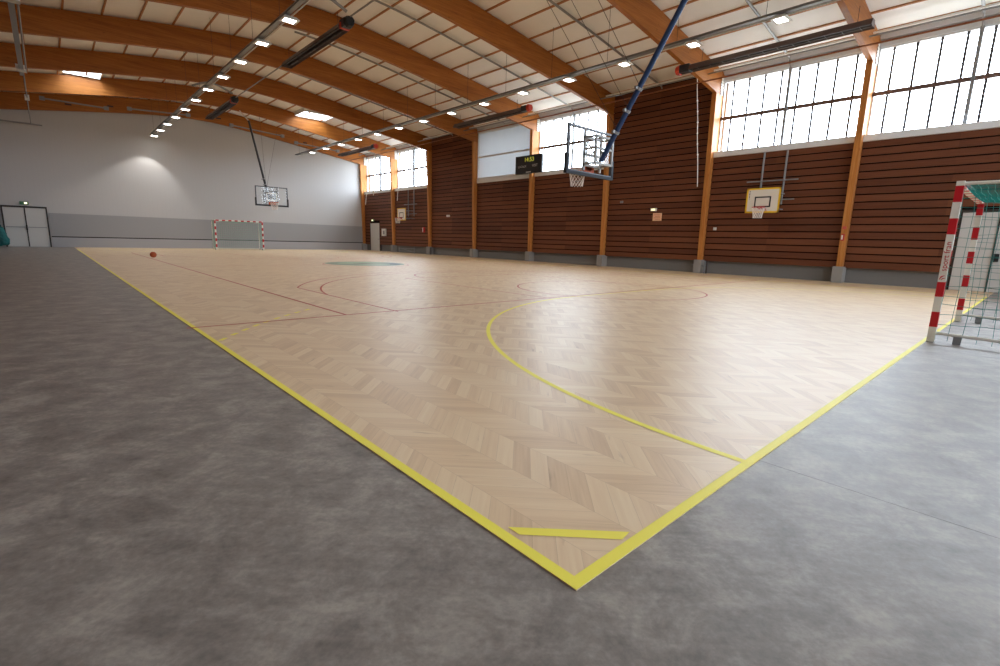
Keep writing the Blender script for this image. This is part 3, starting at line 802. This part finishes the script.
# ------------------------------------------------------------------ goals
def net_mesh(lines, r):
    m = MB()
    for l in lines: m.tube(l, r, 3, cap=False)
    return m
def make_goal(loc, facing, label, cords, r, spacing, lettering, depth=1.0, netmat='teal'):
    """goal mouth on y=0 opening to +y*facing; local coordinates from the middle of the goal line"""
    gx, gy = loc
    g = thing('handball_goal', (gx, gy, 0), label, 'goal')
    P = lambda x, y, z: (gx+x, gy+y*facing, z)
    def bbox(mb, x0, x1, y0, y1, z0, z1):
        ya, yb = sorted((gy+y0*facing, gy+y1*facing)); mb.box(gx+x0, gx+x1, ya, yb, z0, z1)
    bands = 10
    for sx in (-1, 1):
        m = MB(); xa, xb = sorted((sx*1.5, sx*1.58))
        for k in range(10):
            # white foot, then red and white; the lettered white stretch is longer
            z0, z1 = k*.208, (k+1)*.208
            red = k in (1, 3, 5, 7, 9)
            if k == 9: z1 = 2.02
            z0, z1 = k*.202, (k+1)*.202
            m.mi = 1 if red else 0; bbox(m, xa, xb, -.08, 0, z0, z1)
        m.mi = 0; bbox(m, xa, xb, -.08, 0, 2.02, 2.08)
        po = m.build('post', [M['gwhite'], M['gred']], g)
        if lettering and sx < 0:
            xo = gx-1.58
            sk = MB().box(xo-.0015, xo, gy-.079, gy-.001, .80, 1.40); sub(sk, 'sticker_band', M['gwhite'], po)
            def xf(u, v, w): return (xo-.002-w*.5, gy-.04+v, 1.13+u)
            text_mesh('sport fran', .088, xf, 'lettering', M['gred'], po, squeeze=1.08)
            lo = MB(); lo.tube([(xo-.002, gy-.012, .83), (xo-.002, gy-.03, .87), (xo-.002, gy-.06, .885)], [.004, .010, .004], 6)
            lo.tube([(xo-.002, gy-.030, .825), (xo-.002, gy-.045, .845), (xo-.002, gy-.068, .853)], [.003, .007, .003], 6)
            sub(lo, 'emblem', M['gred'], po)
    m = MB(); nb = 15
    for k in range(nb):
        m.mi = (k+1) % 2; bbox(m, -1.5+3*k/nb, -1.5+3*(k+1)/nb, -.08, 0, 2.0, 2.08)
    m.build('crossbar', [M['gwhite'], M['gred']], g)
    for sx in (-1, 1):
        x = sx*1.54
        pts = [P(x, -.08, 2.05), P(x, -.75, 2.05), P(x, -.88, 1.98), P(x, -.93, 1.85), P(x, -depth, .08)]
        MB().tube(pts, .022, 8).build('stay', M['gwhite'], g)
        MB().tube([P(x, -.06, .12), P(x, -depth, .10)], .022, 8).build('ground_bar', M['gwhite'], g)
        f = MB(); bbox(f, x-.03, x+.03, -.34, -.26, .0, .10); f.build('foot', M['greypaint'], g)
    MB().tube([P(-1.54, -depth, .10), P(1.54, -depth, .10)], .022, 8).build('rear_bar', M['gwhite'], g)
    MB().tube([P(-1.54, -.88, 1.98), P(1.54, -.88, 1.98)], .015, 8).build('top_rear_bar', M['gwhite'], g)
    # net: sides, back, roof
    L = []
    rnd = random.Random(3)
    def back_y(z): return -.9 - (depth-.9)*(1-z/2) - .02
    nz = int(2/spacing)
    for sx in (-1, 1):
        ny = int(.95/spacing)
        for k in range(1, nz+1):
            z = 2*k/nz
            L.append([P(sx*(1.54+.02*math.sin(q*2+k)), -.08+(back_y(z)+.08)*q/4, z + .012*math.sin(q*1.7+k*2)) for q in range(5)])
        for k in range(0, ny+1):
            L.append([P(sx*(1.54+.02*math.sin(q+k)), -.08+(back_y(2*q/6)+.08)*k/ny + .012*math.sin(q*2.1+k), 2*q/6+.03) for q in range(7)])
    nx = int(3.08/spacing)
    for k in range(nx+1):
        x = -1.54+3.08*k/nx
        L.append([P(x+.01*math.sin(q*2+k), back_y(2*q/6)-.05*math.sin(PI*q/6), 2*q/6+.02) for q in range(7)])
    for k in range(1, nz):
        z = 2*k/nz
        L.append([P(-1.54+3.08*q/10, back_y(z)-.05*math.sin(PI*z/2)-.01*math.sin(q*3+k), z+.012*math.sin(q*2.3+k)) for q in range(11)])
    net_mesh(L, r).build('net', M[cords], g)
    R = []
    sag = lambda x, y: 2.03 - .10*(1-(x/1.54)**2)*math.sin(PI*min(max(-y/.9, 0), 1)) - .0
    sp = spacing*.55
    for k in range(int(.88/sp)+1):
        y = -.07 - k*sp
        R.append([P(-1.52+3.04*q/14, y+.01*math.sin(q*2+k), sag(-1.52+3.04*q/14, y)) for q in range(15)])
    for k in range(int(3.04/sp)+1):
        x = -1.52+k*sp
        R.append([P(x, -.06-.84*q/6, sag(x, -.06-.84*q/6)) for q in range(7)])
    net_mesh(R, r*1.35).build('roof_net', M[netmat], g)
    return g
gn = make_goal((9.0, 0.0), 1, 'near red and white handball goal with teal net on the goal line', 'teal3', .0032, .125, True)
gf = make_goal((9.0, 38.0), -1, 'far red and white handball goal with pale net by the white end wall', 'palenet', .011, .13, False, netmat='palenet')

# ------------------------------------------------------------------ basketball goals
def ring(mb, c, r, t, n=28):
    mb.tube([(c[0]+r*math.cos(2*PI*k/n), c[1]+r*math.sin(2*PI*k/n), c[2]) for k in range(n)], t, 6, closed=True); return mb
def hoop_net(c, r, h, tr):
    m = MB(); n = 12
    rr = lambda s: r*(1-.42*s+.1*s*s)
    for d in (1, -1):
        for k in range(n):
            pts = []
            for q in range(7):
                s = q/6; a = 2*PI*(k + d*q*.5)/n
                pts.append((c[0]+rr(s)*math.cos(a), c[1]+rr(s)*math.sin(a), c[2]-h*s))
            m.tube(pts, tr, 3, cap=False)
    return m
def ceiling_goal(cx, yb, s, label, mast_pts, mastmat, padmat, tr, side_pad):
    """backboard on the plane y=yb; s=+1 faces +y (board seen from behind), s=-1 faces -y"""
    g = thing('ceiling_backboard', (cx, yb, 0), label, 'basketball goal')
    z0, z1, w = 2.9, 3.95, .9
    def bx(mb, xa, xb, ya, yb_, za, zb_):
        p, q = sorted((yb+ya*s, yb+yb_*s)); mb.box(cx+xa, cx+xb, p, q, za, zb_); return mb
    MB().quad([(cx-w, yb, z0), (cx+w, yb, z0), (cx+w, yb, z1), (cx-w, yb, z1)]).build('glass_board', M['board'], g)
    f = MB()
    bx(f, -w-.02, w+.02, -.05, .01, z1-.03, z1+.02); bx(f, -w-.02, -w+.03, -.05, .01, z0, z1); bx(f, w-.03, w+.02, -.05, .01, z0, z1); bx(f, -w-.02, w+.02, -.05, .01, z0-.02, z0+.03)
    f.build('board_frame', M['frame2'], g)
    pdm = MB()
    bx(pdm, -w-.05, w+.05, -.06, .03, z0-.07, z0+.0); 
    for a, b in ((-w-.05, -w+.02), (w-.02, w+.05)): bx(pdm, a, b, -.06, .03, z0, z0+.40)
    pdm.build('edge_padding', M[padmat], g)
    ln = MB()
    for a, b, c, d in ((-.295,.295,3.15,3.19),(-.295,.295,3.56,3.6),(-.295,-.255,3.15,3.6),(.255,.295,3.15,3.6)): bx(ln, a, b, .001, .004, c, d)
    ln.build('target_lines', M['gwhite'], g)
    ry = yb+.375*s
    rm = ring(MB(), (cx, ry, 3.05), .235, .011); bx(rm, -.09, .09, .0, .15, 2.98, 3.06); bx(rm, -.2, .2, 0, .03, 2.93, 3.07)
    rim = rm.build('hoop', M['rimorange'], g)
    sub(hoop_net((cx, ry, 3.04), .225, .42, tr), 'net', M['netwhite'], rim)
    # rear carrying frame
    r = MB()
    for x in (-.33, .33):
        bx(r, x-.03, x+.03, -.10, -.05, 2.95, 3.9)
        r.bar((cx+x, yb-.42*s, 3.08), (cx+x, yb-.42*s, 3.75), .05)
        for z in (3.1, 3.45, 3.72): r.bar((cx+x, yb-.08*s, z), (cx+x, yb-.42*s, z), .045)
    for z in (3.1, 3.45, 3.72): r.bar((cx-.33, yb-.42*s, z), (cx+.33, yb-.42*s, z), .05)
    for z in (3.05, 3.3, 3.7): bx(r, -.36, .36, -.10, -.05, z, z+.06)
    r.bar((cx-.33, yb-.1*s, 3.1), (cx+.33, yb-.1*s, 3.72), .025); r.bar((cx+.33, yb-.1*s, 3.1), (cx-.33, yb-.1*s, 3.72), .025)
    r.build('carrying_frame', M['frame'] if s > 0 else M['greypaint'], g)
    ma = MB().tube(mast_pts, .062, 14); mo = ma.build('mast', M[mastmat], g)
    d = Vector(mast_pts[1])-Vector(mast_pts[0])
    for t in (.10, .17, .24):
        p = Vector(mast_pts[0])+d*t
        c = MB().tube([tuple(p-d.normalized()*.03), tuple(p+d.normalized()*.03)], .085, 12); c.box(p.x-.14, p.x-.06, p.y-.03, p.y+.03, p.z-.03, p.z+.03)
        sub(c, 'collar', M['steel'], mo)
    return g, mo
near, nm = ceiling_goal(9.12, 7.2, 1, 'glass basketball backboard seen from behind on a slanting blue ceiling mast',
               [(9.03, 6.78, 3.16), (9.12, 3.0, 9.36)], 'blue', 'navy', .006, True)
def on_mast(t): return Vector((9.12, 6.78, 3.2)).lerp(Vector((9.12, 3.0, 9.36)), t)
for t, top in ((.10, (9.0, 10.4, 9.6)), (.17, (9.6, 9.9, 9.55)), (.24, (9.4, 9.0, 9.6))):
    p = on_mast(t); sub(MB().tube([tuple(p), top], .006, 4), 'stay_cable', M['dark'], nm)
far, fm = ceiling_goal(9.0, 30.8, -1, 'glass basketball backboard facing the court on a slanting dark mast before the white end wall',
               [(9.0, 31.35, 3.3), (9.0, 34.35, 8.2)], 'darkmast', 'black', .009, True)
sub(MB().tube([(9.0, 34.35, 8.2), (9.0, 36.13, zb(9)+.02)], .04, 8), 'ceiling_bracket', M['whitesteel'], fm)
for e in ((11.2, 35.8, 8.3), (10.0, 35.5, 9.0)): sub(MB().tube([(9.0, 31.7, 3.9), e], .008, 4), 'stay_cable', M['dark'], fm)

def wall_goal(y, xb, label, tr):
    g = thing('wall_backboard', (xb, y, 0), label, 'basketball goal', 'yellow edged wall backboards')
    hw, z0, z1 = .62, 2.53, 3.47
    MB().box(xb, xb+.03, y-hw, y+hw, z0, z1).build('board', M['bwhite'], g)
    e = MB()
    for a, b, c, d in ((-hw,hw,z0,z0+.06),(-hw,hw,z1-.06,z1),(-hw,-hw+.06,z0,z1),(hw-.06,hw,z0,z1)): e.box(xb-.006, xb+.034, y+a, y+b, c, d)
    e.build('yellow_edge', M['byellow'], g, label='yellow border')
    t = MB()
    for a, b, c, d in ((-.3,.3,2.74,2.79),(-.3,.3,3.1,3.15),(-.3,-.25,2.74,3.15),(.25,.3,2.74,3.15)): t.box(xb-.005, xb, y+a, y+b, c, d)
    t.build('target_box', M['black'], g, label='black target rectangle')
    mk = MB()
    for k, h in enumerate((.03, .05, .04, .05, .03, .06)): mk.box(xb-.004, xb, y+hw-.13, y+hw-.10, 3.06+k*.055, 3.06+k*.055+h*.7)
    mk.build('maker_mark', M['black'], g)
    rm = ring(MB(), (xb-.33, y, 2.72), .225, .012); rm.box(xb-.12, xb, y-.1, y+.1, 2.66, 2.74); 
    for sy in (-1, 1): rm.tube([(xb, y+sy*.18, 2.60), (xb-.25, y+sy*.2, 2.71)], .012, 6)
    rim = rm.build('hoop', M['rimred'], g)
    sub(hoop_net((xb-.33, y, 2.71), .22, .4, tr), 'net', M['netwhite'], rim)
    r = MB()
    for sy in (-.38, .46): r.tube([(XS-.04, y+sy, 2.9), (XS-.04, y+sy, 4.95)], .035, 8)
    r.build('wall_rail', M['greypaint'], g)
    r = MB()
    r.tube([(XS-.1, y-.90, 3.82), (XS-.1, y+1.0, 3.82)], .026, 6); r.tube([(XS-.1, y-.85, 3.08), (XS-.1, y+.5, 3.08)], .022, 6)
    r.build('cross_rail', M['greypaint'], g)
    r = MB()
    for sy in (-.45, .3):
        for z in (2.7, 3.3): r.bar((xb+.03, y+sy, z), (XS-.02, y+sy, z), .035)
    r.build('bracket_arm', M['greypaint'], g)
    return g
wall_goal(6.83, 19.55, 'white wall backboard with yellow border and red hoop below the nearest windows', .008)
wall_goal(33.5, 19.5, 'small white wall backboard with yellow border near the far corner', .01)

# ball
b = tag(MB().sphere((2.24, 26.2, .13), .13, 24, 16).build('basketball', M['ball'], smooth=True), 'brown basketball lying alone on the court near the long red line', 'ball')

# ------------------------------------------------------------------ scoreboard
sb = thing('scoreboard', (20.05, 20.25, 5.08), 'black electronic scoreboard with yellow clock digits on a column', 'scoreboard')
ya, yb_, za, zt = 19.1, 21.26, 5.09, 6.11
MB().box(19.98, 20.12, ya, yb_, za, zt).build('case', M['score'], sb, bevel=.015)
def xf(cy, cz): return lambda u, v, w: (19.975-w*.3, cy-u, cz+v)
text_mesh('14:53', .33, xf(20.12, 5.86), 'clock_digits', M['clock'], sb, spacing=1.1)
text_mesh('LOCAUX', .17, xf(20.68, 5.5), 'home_caption', M['scoretxt'], sb)
text_mesh('VISIT', .2, xf(19.65, 5.5), 'guest_caption', M['scoretxt'], sb)
MB().box(19.97, 19.98, 19.95, 20.35, 5.14, 5.20).build('maker_plate', M['scoretxt'], sb)
MB().box(20.12, 20.155, 20.1, 20.3, 5.3, 5.9).build('mounting_bracket', M['steel'], sb)

# ------------------------------------------------------------------ small things on the board wall
def wallbox(nm, y, z, w, h, m, lb, cat, d=.06, parts=None):
    o = MB().box(XS-d, XS+.015, y-w/2, y+w/2, z-h/2, z+h/2).build(nm, M[m], bevel=.006); tag(o, lb, cat); return o
o = wallbox('notice_sheet', 11.85, 2.5, .46, .36, 'salmon', 'salmon coloured notice sheet on the board wall', 'notice', .02)
for k in range(4): 
    MB().box(XS-.024, XS-.02, 11.85-.17, 11.85+.17-.06*(k % 2), 2.6-.07*k-.012, 2.6-.07*k+.012).build('printed_line', M['salmon2'], o)
o = wallbox('emergency_light', 12.05, 2.84, .28, .13, 'notice', 'small lit emergency light above the salmon notice', 'light', .09)
MB().box(XS-.095, XS-.09, 11.95, 12.15, 2.80, 2.88).build('diffuser', M['exitlit'], o)
wallbox('junction_box', 13.9, 3.27, .16, .1, 'greypaint', 'small grey junction box on the boards of the windowless bay', 'box', .05)
wallbox('junction_box', 9.0, 1.95, .12, .12, 'notice', 'small pale socket box beside the plinthed column with anchor fitting', 'box', .05)
wallbox('wall_lamp', 28.6, 2.84, .3, .14, 'notice', 'small white lamp on the boards of the far windowless bay', 'lamp', .09)
o = wallbox('alarm_box', 31.75, 1.85, .22, .4, 'redbox', 'red and white alarm box beside a column on the board wall', 'alarm', .1)
MB().box(XS-.104, XS-.1, 31.78, 31.86, 1.7, 2.0).build('label_plate', M['gwhite'], o)
o = wallbox('control_panel', 37.9, 1.62, .6, .62, 'notice', 'white control panel on the boards beside the pale corner door', 'panel', .12)
MB().box(XS-.125, XS-.12, 37.9-.2, 37.9+.05, 1.45, 1.75).build('panel_label', M['greypaint'], o)
o = wallbox('exit_sign', 39.9, 2.66, .36, .18, 'exitgreen', 'small exit sign above the pale door in the board wall', 'sign', .08)
MB().box(XS-.085, XS-.08, 39.76, 40.04, 2.6, 2.72).build('lit_face', M['exitlit'], o)
o = MB().box(-2.26, -1.86, YB-.1, YB-.001, 2.55, 2.74).build('exit_sign', M['exitgreen']); tag(o, 'small lit exit sign above the grey double door', 'sign')
MB().box(-2.06, -1.92, YB-.105, YB-.1, 2.59, 2.70).build('lit_face', M['exitlit'], o)
o = MB()
for z in (.12, .38): o.bar((XS-.1, 33.0, z), (XS-.1, 35.3, z+ (.0 if z < .2 else -.05)), .05)
o.bar((XS-.1, 33.0, .0), (XS-.1, 33.0, .48), .06); o.bar((XS-.1, 35.3, .0), (XS-.1, 35.3, .42), .06); o.bar((XS-.1, 33.0, .1), (XS-.1, 35.3, .35), .035)
tag(o.build('steel_frame', M['greypaint']), 'low grey steel frame standing against the wall base in the far bay', 'frame')

# ropes
def rope(x, y, z0, z1, label, knots=True, dy=0, r=.016):
    pts = [(x, y+dy*(k/20)+.008*math.sin(k*.7), z1+(z0-z1)*k/20) for k in range(21)]
    m = MB().tube(pts, r, 6); t = m.build('hanging_rope', M['rope']); tag(t, label, 'rope', 'hanging ropes', 'thing')
    if knots:
        kk = MB()
        for k in range(4, 16, 2): kk.sphere(pts[k], .035, 8, 6)
        kk.build('knot', M['gwhite'], t)
    return t
rope(18.5, 9.45, 3.55, 7.70, 'knotted white rope hanging beside the second nearest visible column', dy=-.45)
rope(19.2, 33.0, 4.0, 8.0, 'white rope hanging before the far window, farther from the end wall', False, .6, .022)
rope(19.2, 36.9, 4.6, 7.9, 'white rope hanging before the last window, farther from the corner', False, .5, .03)
rope(19.2, 38.0, 3.9, 7.8, 'white rope hanging before the last window, close to the corner', False, .8, .03)

# teal net bundle hanging beside the double door
m = MB(); rnd = random.Random(11)
n_u, n_v = 18, 16
for i in range(n_v):
    pass
pts = []
for k in range(9):
    s = k/8; pts.append((-3.45+.25*s, 40.9, 1.36-1.3*s))
m.tube(pts, [.12, .24, .30, .31, .33, .35, .36, .34, .2], 16)
nb = m.build('net_bundle', M['teal4'], smooth=True)
md = nb.modifiers.new('sub', 'SUBSURF'); md.levels = 2; md.render_levels = 2
tx = bpy.data.textures.new('lumps', 'CLOUDS'); tx.noise_scale = .16
ds = nb.modifiers.new('lumps', 'DISPLACE'); ds.texture = tx; ds.strength = .16
tag(nb, 'bundled teal net hanging beside the grey double door', 'net')
lo = MB()
for k in range(7):
    a = .9*k
    lo.tube([(-3.45+.27*math.cos(a+q*.6)+.02*q, 40.9+.3*math.sin(a+q*.6)-.1, 1.3-.13*q) for q in range(9)], .022, 5)
lo.build('net_cord', M['teal2'], nb)

# ------------------------------------------------------------------ light and camera
w = bpy.data.worlds.new('sky'); S.world = w; w.use_nodes = True
bg = w.node_tree.nodes['Background']; bg.inputs[1].default_value = 10.5
wt = w.node_tree; tc = wt.nodes.new('ShaderNodeTexCoord'); sx = wt.nodes.new('ShaderNodeSeparateXYZ'); rp = wt.nodes.new('ShaderNodeValToRGB')
wt.links.new(tc.outputs['Generated'], sx.inputs[0]); wt.links.new(sx.outputs['Z'], rp.inputs[0]); wt.links.new(rp.outputs[0], bg.inputs[0])
el = rp.color_ramp.elements                             # overcast sky over paler ground
el[0].position = 0; el[0].color = (.78, .89, 1.0, 1); el[1].position = 1; el[1].color = (.78, .89, 1.0, 1)
mr = wt.nodes.new('ShaderNodeMapRange'); mr.inputs['From Min'].default_value = -1; mr.inputs['From Max'].default_value = 1
wt.links.new(sx.outputs['Z'], mr.inputs['Value']); wt.links.new(mr.outputs[0], rp.inputs[0])
el[0].color = (.22, .24, .24, 1); e2 = el.new(.49); e2.color = (.27, .29, .29, 1); e3 = el.new(.52); e3.color = (.78, .89, 1.0, 1)
for i in BAYS:
    if i in SLATBAYS: continue
    y0, y1 = CY(i)+.1, CY(i+1)-.1
    l = bpy.data.lights.new('window_portal', 'AREA'); l.shape = 'RECTANGLE'; l.size = 2.9; l.size_y = y1-y0
    l.cycles.is_portal = True
    o = bpy.data.objects.new('window_portal', l); COL.objects.link(o); o.location = (XR+.05, (y0+y1)/2, 6.65)
    o.rotation_euler = (0, PI/2, 0)          # light's -z towards -x
for a, b in FILLW:  # portals for the added windows behind the viewpoint
    l = bpy.data.lights.new('window_portal', 'AREA'); l.shape = 'RECTANGLE'; l.size = b-a; l.size_y = FZ[1]-FZ[0]; l.cycles.is_portal = True
    o = bpy.data.objects.new('window_portal', l); COL.objects.link(o); o.location = ((a+b)/2, YF-.25, (FZ[0]+FZ[1])/2); o.rotation_euler = (PI/2, 0, 0)
for a, b, c, d in SKY:
    l = bpy.data.lights.new('skylight_portal', 'AREA'); l.shape = 'RECTANGLE'; l.size = b-a+.3; l.size_y = d-c+.3; l.cycles.is_portal = True
    o = bpy.data.objects.new('skylight_portal', l); COL.objects.link(o); o.location = ((a+b)/2, (c+d)/2, zc((a+b)/2)+.75)

cam = bpy.data.cameras.new('camera'); co = bpy.data.objects.new('camera', cam); COL.objects.link(co)
CX, CYY, CZ, YAW, PIT, ROL, F = -1.219, -.905, 1.172, math.radians(42.52294218), math.radians(-10.66188339), math.radians(1.60518806), 489.352
f = Vector((math.sin(YAW)*math.cos(PIT), math.cos(YAW)*math.cos(PIT), math.sin(PIT)))
r = Vector((math.cos(YAW), -math.sin(YAW), 0)); u = r.cross(f)
c, s = math.cos(ROL), math.sin(ROL)
r, u = c*r + s*u, -s*r + c*u
co.matrix_world = Matrix(((r.x, u.x, -f.x, CX), (r.y, u.y, -f.y, CYY), (r.z, u.z, -f.z, CZ), (0, 0, 0, 1)))
cam.sensor_width = 36; cam.lens = F*36/1000; cam.clip_start = .05; cam.clip_end = 300
S.camera = co
S.view_settings.view_transform = 'Standard'; S.view_settings.look = 'None'; S.view_settings.gamma = 1
S.view_settings.use_curve_mapping = False
S.view_settings.exposure = .86
S.cycles.use_denoising = True
S.cycles.max_bounces = 8; S.cycles.diffuse_bounces = 5; S.cycles.glossy_bounces = 3; S.cycles.transparent_max_bounces = 12
S.cycles.sample_clamp_indirect = 10
S.cycles.caustics_reflective = False; S.cycles.caustics_refractive = False
